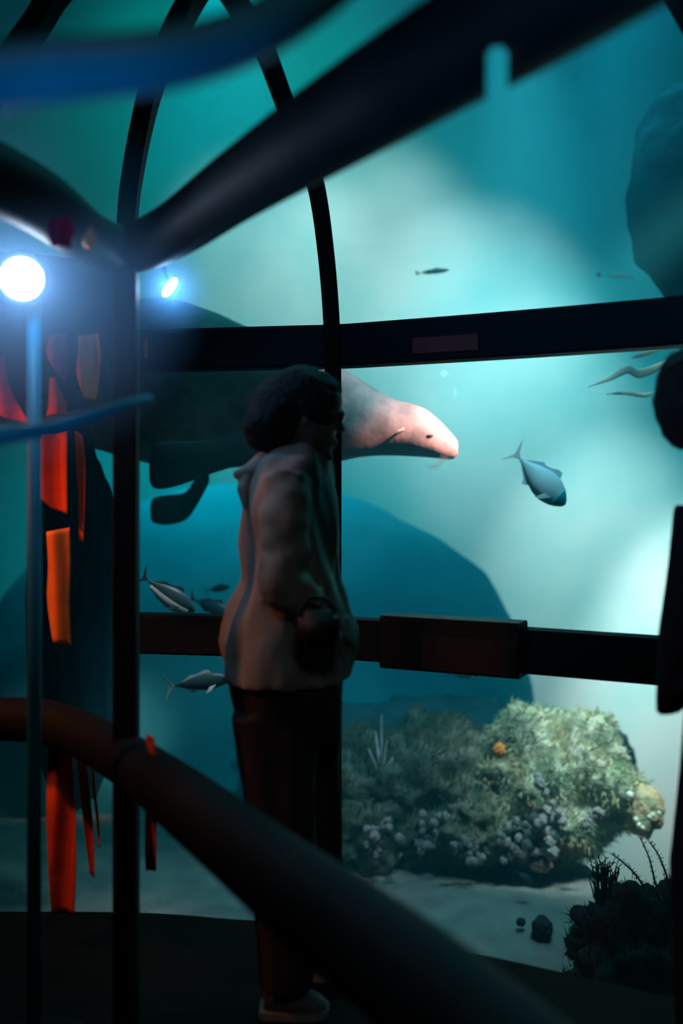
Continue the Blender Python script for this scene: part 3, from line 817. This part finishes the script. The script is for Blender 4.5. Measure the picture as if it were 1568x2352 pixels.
# shirt with sleeves as one garment
b = garment([(1016, 660, 712, .05), (1028, 632, 726, .08), (1048, 608, 738, .115), (1075, 588, 746, .15), (1110, 574, 753, .17), (1160, 566, 759, .18), (1220, 560, 765, .175), (1280, 556, 770, .17), (1330, 552, 778, .17), (1375, 538, 790, .175),
             (1420, 519, 802, .185), (1450, 510, 822, .19), (1480, 506, 814, .19), (1520, 512, 804, .19), (1556, 524, 796, .19)], D1, .030, 10, 3)
for s_, (sh, el, wr) in arms.items():
    P = [sh + Vector((0, -.02 * s_, .02)), sh.lerp(el, .3), sh.lerp(el, .7), el, el.lerp(wr, .35), el.lerp(wr, .75)]
    P = [Vector(p) for p in catmull([tuple(p) for p in P], 5)]
    rings = []
    for i, p in enumerate(P):
        t = (P[min(i + 1, len(P) - 1)] - P[max(i - 1, 0)]).normalized(); sd = t.cross(Vector((0, 1, 0))).normalized(); u_ = sd.cross(t)
        r_ = .064 - .010 * i / len(P)
        rings.append([p + (sd * math.cos(a) + u_ * math.sin(a)) * (r_ + .011 * noise.noise(Vector((math.cos(a) * 1.5, math.sin(a) * 1.5, i * .45)))) for a in [2 * PI * k / 28 for k in range(28)]])
    loft(b, rings)
shirt = remeshed('shirt', b, M['shirt'], wo, .007, 2)
b = bmesh.new()  # turned-out collar flap
sweep(b, [q(612, 1060, -.03), q(578, 1086, -.06), q(545, 1092, -.08)], [(.03, .04), (.024, .032), (.010, .012)], seg=12, up=Vector((0, 1, 0)))
sweep(b, [q(575, 1085, -.06), q(565, 1125, -.09), q(572, 1170, -.1)], [(.02, .022), (.016, .018), (.006, .008)], seg=12, up=Vector((0, 1, 0)))
remeshed('collar', b, M['shirt'], wo, .005, 2)
# wide trousers
b = garment([(1535, 527, 788, .17), (1590, 533, 787, .175), (1640, 543, 786, .17), (1690, 552, 784, .16)], D1, .008, 8, 5)
b2 = garment([(1620, 541, 742, .085), (1720, 556, 736, .085), (1850, 575, 732, .085), (2000, 588, 728, .085), (2130, 597, 726, .085), (2215, 600, 724, .088)], D1, .010, 9, 7, yoff=-.092)
b3 = garment([(1620, 600, 787, .085), (1720, 616, 786, .085), (1850, 634, 785, .085), (2000, 645, 783, .085), (2130, 652, 780, .085), (2210, 655, 778, .088)], D1, .010, 9, 9, yoff=.092)
for x_ in (b2, b3):
    tmp = bpy.data.meshes.new('t'); x_.to_mesh(tmp); b.from_mesh(tmp); bpy.data.meshes.remove(tmp); x_.free()
remeshed('trousers', b, M['trousers'], wo, .008, 2)
for y_, dx in ((-.10, 0), (.10, 52)):
    b = bmesh.new()
    sweep(b, [q(612 + dx, 2240, y_), q(640 + dx, 2238, y_), q(690 + dx, 2254, y_), q(735 + dx, 2266, y_), q(752 + dx, 2270, y_)], [(.034, .040), (.042, .05), (.046, .036), (.042, .024), (.02, .012)], seg=16)
    sh_ = remeshed('shoe', b, M['shoe'], wo, .006, 2)
    b = bmesh.new()
    pts = [(604, .036), (630, .04), (680, .044), (725, .045), (748, .034), (757, .016)]
    for z0, z1 in ((0.001, 0.02),):
        up_, lo_ = [], []
        ring = [(at(px + dx, 2200, D1).x, D1 + y_ - hw) for px, hw in pts] + [(at(px + dx, 2200, D1).x, D1 + y_ + hw) for px, hw in reversed(pts)]
        loft(b, [[(x, y, z0) for x, y in ring], [(x, y, z1) for x, y in ring]])
    o = obj('sole', b, M['sole'], None, smooth=False)
    lw = o.location.copy(); o.parent = sh_; o.location = lw - sh_.location - wo.location
# dark bag held at the waist
bag = empty('bag', q(735, 1450, -.2))
tag(bag, 'small black bag held in front of the waist of the person in the pale shirt', 'bag')
b = bmesh.new(); box(b, tuple(q(694, 1450, -.29)), tuple(q(780, 1376, -.225)), .015)
obj('bag_body', b, M['bag'], bag)
b = bmesh.new(); sweep(b, [q(700, 1378, -.26), q(715, 1350, -.25), q(750, 1350, -.25), q(772, 1378, -.26)], .006, seg=8)
obj('bag_handle', b, M['bag'], bag)

# visitor at the right edge, mostly outside the frame
D2 = 2.2
vi = empty('person', (at(1700, 2300, D2).x, D2, 0))
tag(vi, 'person in dark clothing silhouetted at the right edge, arm bent', 'person')
def r2(px, py, y=0.0): return Vector((at(px, py, D2).x, D2 + y, at(px, py, D2).z))
b = bmesh.new()
hc2 = r2(1634, 925); 
R2h = head_into(b, hc2, .23, yaw=math.radians(25), pitch=math.radians(-2))
sweep(b, [r2(1690, 1140), r2(1675, 1080), r2(1650, 1020)], [.065, .058, .056], seg=14, up=Vector((0, 1, 0)))
sweep(b, [r2(1720, 1110), r2(1735, 1170), r2(1745, 1300), r2(1750, 1420), r2(1750, 1560), r2(1750, 1640)], [(.10, .1), (.13, .12), (.13, .11), (.13, .1), (.16, .12), (.14, .11)], seg=20, up=Vector((0, 1, 0)))
for s_ in (-1, 1):
    sweep(b, [r2(1745 + 50 * s_, 1600), r2(1740 + 78 * s_, 1950, -.02), r2(1738 + 80 * s_, 2020, -.02), r2(1735 + 85 * s_, 2330), r2(1735 + 85 * s_, 2430)], [.075, .06, .058, .043, .04], seg=14, up=Vector((0, 1, 0)))
a2 = {-1: (r2(1622, 1190), r2(1550, 1562, -.03), r2(1690, 1470, -.2)), 1: (r2(1850, 1190), r2(1890, 1500, .02), r2(1800, 1430, -.18))}
for s_, (sh, el, wr) in a2.items():
    sweep(b, [sh, sh.lerp(el, .5), el, el.lerp(wr, .4), wr], [.052, .045, .04, .036, .026], seg=12, up=Vector((0, 1, 0)))
    hand_into(b, wr, (wr - el).normalized() + Vector((-.3 * s_ * 0, 0, .1)), Vector((-s_ * .7, .3, -.3)), .95, .6)
remeshed('body', b, M['skin'], vi, .008, 3)
b = bmesh.new()
for x, z, rx, ry, rz in ((-.06, .16, .50, .44, .42), (-.22, 0.0, .32, .44, .40), (-.22, -.2, .24, .38, .28)):
    vs = ball(b, (0, 0, 0), (rx * .23, ry * .23, rz * .23), 4, .1, 5, x * 7)
    for v in vs: v.co = hc2 + R2h @ (v.co + Vector((x, 0, z)) * .23)
remeshed('hair', b, M['hair'], vi, .008, 2)
b = bmesh.new()
sweep(b, [r2(1700, 1085), r2(1715, 1110), r2(1735, 1180), r2(1745, 1300), r2(1750, 1420), r2(1755, 1560), r2(1758, 1650)], [(.07, .07), (.11, .1), (.15, .14), (.15, .13), (.14, .12), (.16, .14), (.165, .145)], seg=24, up=Vector((0, 1, 0)))
for s_, (sh, el, wr) in a2.items():
    sweep(b, [sh + Vector((0, 0, .02)), sh.lerp(el, .35), sh.lerp(el, .75), el + Vector((-.0, 0, -.03)), el.lerp(wr, .4), el.lerp(wr, .85)], [.07, .065, .062, .064, .058, .045], seg=16, up=Vector((0, 1, 0)))
remeshed('jacket', b, M['navy'], vi, .009, 3)
b = bmesh.new()
for s_ in (-1, 1):
    sweep(b, [r2(1750 + 45 * s_, 1600), r2(1745 + 62 * s_, 1800), r2(1738 + 80 * s_, 2000), r2(1735 + 85 * s_, 2200), r2(1735 + 85 * s_, 2420)], [.12, .115, .112, .10, .09], seg=18, up=Vector((0, 1, 0)))
remeshed('trousers', b, M['navy'], vi, .009, 3)
for s_ in (-1, 1):
    b = bmesh.new(); c_ = r2(1735 + 85 * s_, 2470)
    c_.z = .04
    sweep(b, [c_ + Vector((0, -.07, .01)), c_ + Vector((0, -.02, .02)), c_ + Vector((0, .09, .0)), c_ + Vector((0, .18, -.015)), c_ + Vector((0, .2, -.02))], [(.035, .035), (.042, .05), (.046, .036), (.042, .022), (.02, .012)], seg=14)
    remeshed('shoe', b, M['bag'], vi, .008, 2)

# ------------------------------------------------------------------ hall lamp, and its reflection built as a second lamp
def lamp(px, py, d, rad, squash, roll, label, power, haze_r, dens, with_pole=False):
    c = at(px, py, d)
    t = empty('stage_lamp', c if not with_pole else Vector((c.x, c.y, 0)))
    tag(t, label, 'lamp')
    to_cam = (Vector((0, 0, CAMZ)) - c).normalized()
    ax = to_cam.cross(Vector((0, 0, 1))).normalized(); uz = ax.cross(to_cam)
    u = ax * math.cos(roll) + uz * math.sin(roll); v = -ax * math.sin(roll) + uz * math.cos(roll)
    def ring(off, k, sq): return [c + to_cam * off + u * math.cos(a) * rad * k + v * math.sin(a) * rad * k * sq for a in [2 * PI * i / 32 for i in range(32)]]
    b = bmesh.new(); loft(b, [ring(-rad * 2.4, .5, 1), ring(-rad * 2.2, .9, 1), ring(-rad * .8, 1.12, squash * 1.1), ring(0.0, 1.2, squash * 1.2), ring(0.0, 1.03, squash), ring(-.006, 1.0, squash)])
    obj('lamp_housing', b, M['black_metal'], t)
    b = bmesh.new(); loft(b, [ring(-.004, .99, squash), ring(.004, .8, squash), ring(.007, .4, squash)])
    obj('lamp_lens', b, M['lamp_glass'], t)
    if with_pole:
        b = bmesh.new(); sweep(b, [(c.x + .01, c.y + .06, 0), (c.x + .01, c.y + .06, c.z + .02)], .017, seg=14, up=Vector((0, 1, 0)))  # blue flare streak under the lamp, built as a pole
        obj('lamp_pole', b, M['blue_metal'], t)
        b = bmesh.new(); ball(b, (c.x + .01, c.y + .06, 0.012), (.14, .14, .012), 3); obj('lamp_base', b, M['black_metal'], t)
    else:
        b = bmesh.new(); sweep(b, [c - to_cam * rad * 1.5, c - to_cam * rad * 1.5 + Vector((-.03, .02, .09))], .007, seg=8); obj('lamp_bracket', b, M['black_metal'], t)
    l = bpy.data.lights.new('stage_lamp_light', 'POINT'); l.energy = power; l.color = (0.10, 0.38, 0.9); l.shadow_soft_size = rad * .6
    lo_ = bpy.data.objects.new('stage_lamp_light', l); lo_.location = c + to_cam * (rad * .8); COL.objects.link(lo_)
    b = bmesh.new(); ball(b, (0, 0, 0), haze_r, 4)
    hz = obj('haze', b, haze_mat('haze', (0.35, 0.65, 1.0), dens, haze_r), recenter=False)  # added volume ball imitating the glow around the lamp
    hz.location = c + to_cam * rad
    tag(hz, 'blue haze glowing around the %s' % ('large lamp at the left edge' if with_pole else 'small slanted lamp beside the post'), 'haze', kind='stuff')
lamp(50, 640, 2.3, .048, 1.0, 0, 'large blue-white stage lamp on a pole at the left edge', 3.6, .44, 1.9, True)
lamp(390, 660, 2.62, .028, .36, math.radians(125), 'small slanted bright lamp right of the upright post', 2.5, .13, 4.0)  # second bright spot, a reflection given its own fixture

# ------------------------------------------------------------------ reflections in the left bay, built as hanging cloth
def reflection_drape(pts_l, pts_r, d, m, label, name='drape', folds=.012, freq=40, cat='drape', group=None, seed=0, depth=0.006):
    """hanging cloth between a left and a right outline (lists of (px, py) top to bottom)"""
    b = bmesh.new(); n = 16
    L_ = catmull(pts_l, 5); R_ = catmull(pts_r, 5)
    f_, k_ = [], []
    for (xa, ya), (xb, yb) in zip(L_, R_):
        A = at(xa, ya, d); B = at(xb, yb, d); rf, rk = [], []
        for i in range(n + 1):
            p = A.lerp(B, i / n); y = folds * math.sin(p.x * freq * 2 + seed + 1.5 * math.sin(p.z * 4 + seed))
            rf.append(b.verts.new(p + Vector((0, y, 0)))); rk.append(b.verts.new(p + Vector((0, y + depth, 0))))
        f_.append(rf); k_.append(rk)
    for j in range(len(f_) - 1):
        for i in range(n):
            b.faces.new((f_[j][i], f_[j][i + 1], f_[j + 1][i + 1], f_[j + 1][i])); b.faces.new((k_[j][i], k_[j + 1][i], k_[j + 1][i + 1], k_[j][i + 1]))
        b.faces.new((f_[j][0], f_[j + 1][0], k_[j + 1][0], k_[j][0])); b.faces.new((f_[j][n], k_[j][n], k_[j + 1][n], f_[j + 1][n]))
    for i in range(n):
        b.faces.new((f_[0][i], k_[0][i], k_[0][i + 1], f_[0][i + 1])); b.faces.new((f_[-1][i], f_[-1][i + 1], k_[-1][i + 1], k_[-1][i]))
    return tag(obj(name, b, m), label, cat, group)

reflection_drape([(-200, 560), (-210, 700), (-220, 850), (-230, 980)], [(262, 600), (262, 700), (256, 800), (240, 880)], 2.95, M['dark_cloth'], 'dark navy swag filling the top of the left bay behind the lamp', freq=12, seed=1)  # darkness behind the lamp, put in as a dark sheet
reflection_drape([(118, 772), (106, 810), (128, 850), (150, 875)], [(152, 762), (152, 800), (152, 830), (153, 850)], 2.82, M['magenta_cloth'], 'small crimson cloth scrap at the middle of the navy swag')
reflection_drape([(116, 868), (112, 900), (110, 930), (102, 955)], [(128, 868), (140, 900), (150, 925), (152, 950)], 2.82, M['red_cloth'], 'short crimson strip below the crimson scrap')
reflection_drape([(182, 772), (182, 810), (178, 860), (196, 915)], [(224, 764), (230, 810), (226, 860), (216, 920)], 2.8, M['orange_cloth'], 'short bright orange strip on the navy swag next to the post')
reflection_drape([(-60, 800), (-60, 860), (-40, 920), (20, 965)], [(8, 815), (16, 870), (36, 925), (72, 972)], 2.82, M['magenta_cloth'], 'crimson cloth tail hanging at the left edge')
reflection_drape([(100, 1000), (84, 1060), (90, 1130), (120, 1170)], [(156, 992), (156, 1060), (156, 1120), (156, 1180)], 2.82, M['red_cloth'], 'dull red strip under the navy swag', seed=2)
reflection_drape([(106, 1222), (110, 1300), (106, 1380), (122, 1472)], [(156, 1212), (158, 1300), (156, 1380), (160, 1488)], 2.8, M['orange_cloth'], 'brightest orange-red strip above the lower rail', seed=1)
reflection_drape([(174, 990), (174, 1060), (178, 1140), (180, 1240)], [(186, 1000), (192, 1060), (192, 1140), (188, 1244)], 2.84, M['red_cloth'], 'narrow red strip right of the brightest orange-red strip', seed=3)
reflection_drape([(110, 1705), (104, 1850), (112, 1980), (120, 2100)], [(160, 1705), (170, 1850), (176, 1980), (172, 2100)], 2.86, M['red_cloth'], 'broad deep red strip hanging below the lower rail', seed=2)
reflection_drape([(176, 1722), (184, 1820), (194, 1920), (204, 2010)], [(192, 1722), (202, 1820), (212, 1920), (214, 2020)], 2.86, M['red_cloth'], 'narrow deep red strip right of the broad one below the rail', seed=4)
reflection_drape([(208, 1770), (212, 1830), (220, 1890), (226, 1945)], [(214, 1770), (220, 1830), (228, 1890), (231, 1945)], 2.88, M['orange_cloth'], 'thinnest rust strip between the deep red strips and the post', seed=4)
reflection_drape([(333, 1690), (333, 1705), (340, 1722), (346, 1730)], [(354, 1692), (358, 1708), (360, 1722), (362, 1732)], 2.25, M['red_cloth'], 'small red tag lying on the lower rail right of the post', name='cloth_tag', cat='tag')
reflection_drape([(332, 1822), (332, 1870), (332, 1940), (334, 2000)], [(350, 1830), (358, 1870), (358, 1940), (356, 2005)], 2.7, M['red_cloth'], 'red strip just right of the post below the rail', seed=5)
reflection_drape([(332, 775), (330, 800), (332, 822)], [(337, 775), (338, 800), (337, 822)], 3.3, M['orange_cloth'], 'tiny orange ribbon beside the post at the upper crossbar', name='ribbon', cat='ribbon', folds=.002)
reflection_drape([(104, 505), (104, 530), (110, 550), (118, 566)], [(160, 496), (170, 525), (160, 548), (160, 568)], 1.97, M['magenta_cloth'], 'crumpled magenta cloth on the header rail by the large lamp', folds=.01, freq=70)
b = bmesh.new(); ball(b, at(204, 546, 2.19), (m_of(16, 2.2), m_of(14, 2.2), m_of(24, 2.2)), 3, .25, 2.5, 4)  # orange reflection modelled as a rounded lump
tag(obj('cloth_bundle', b, M['orange_cloth']), 'small rounded orange cloth bundle on the header rail', 'cloth')
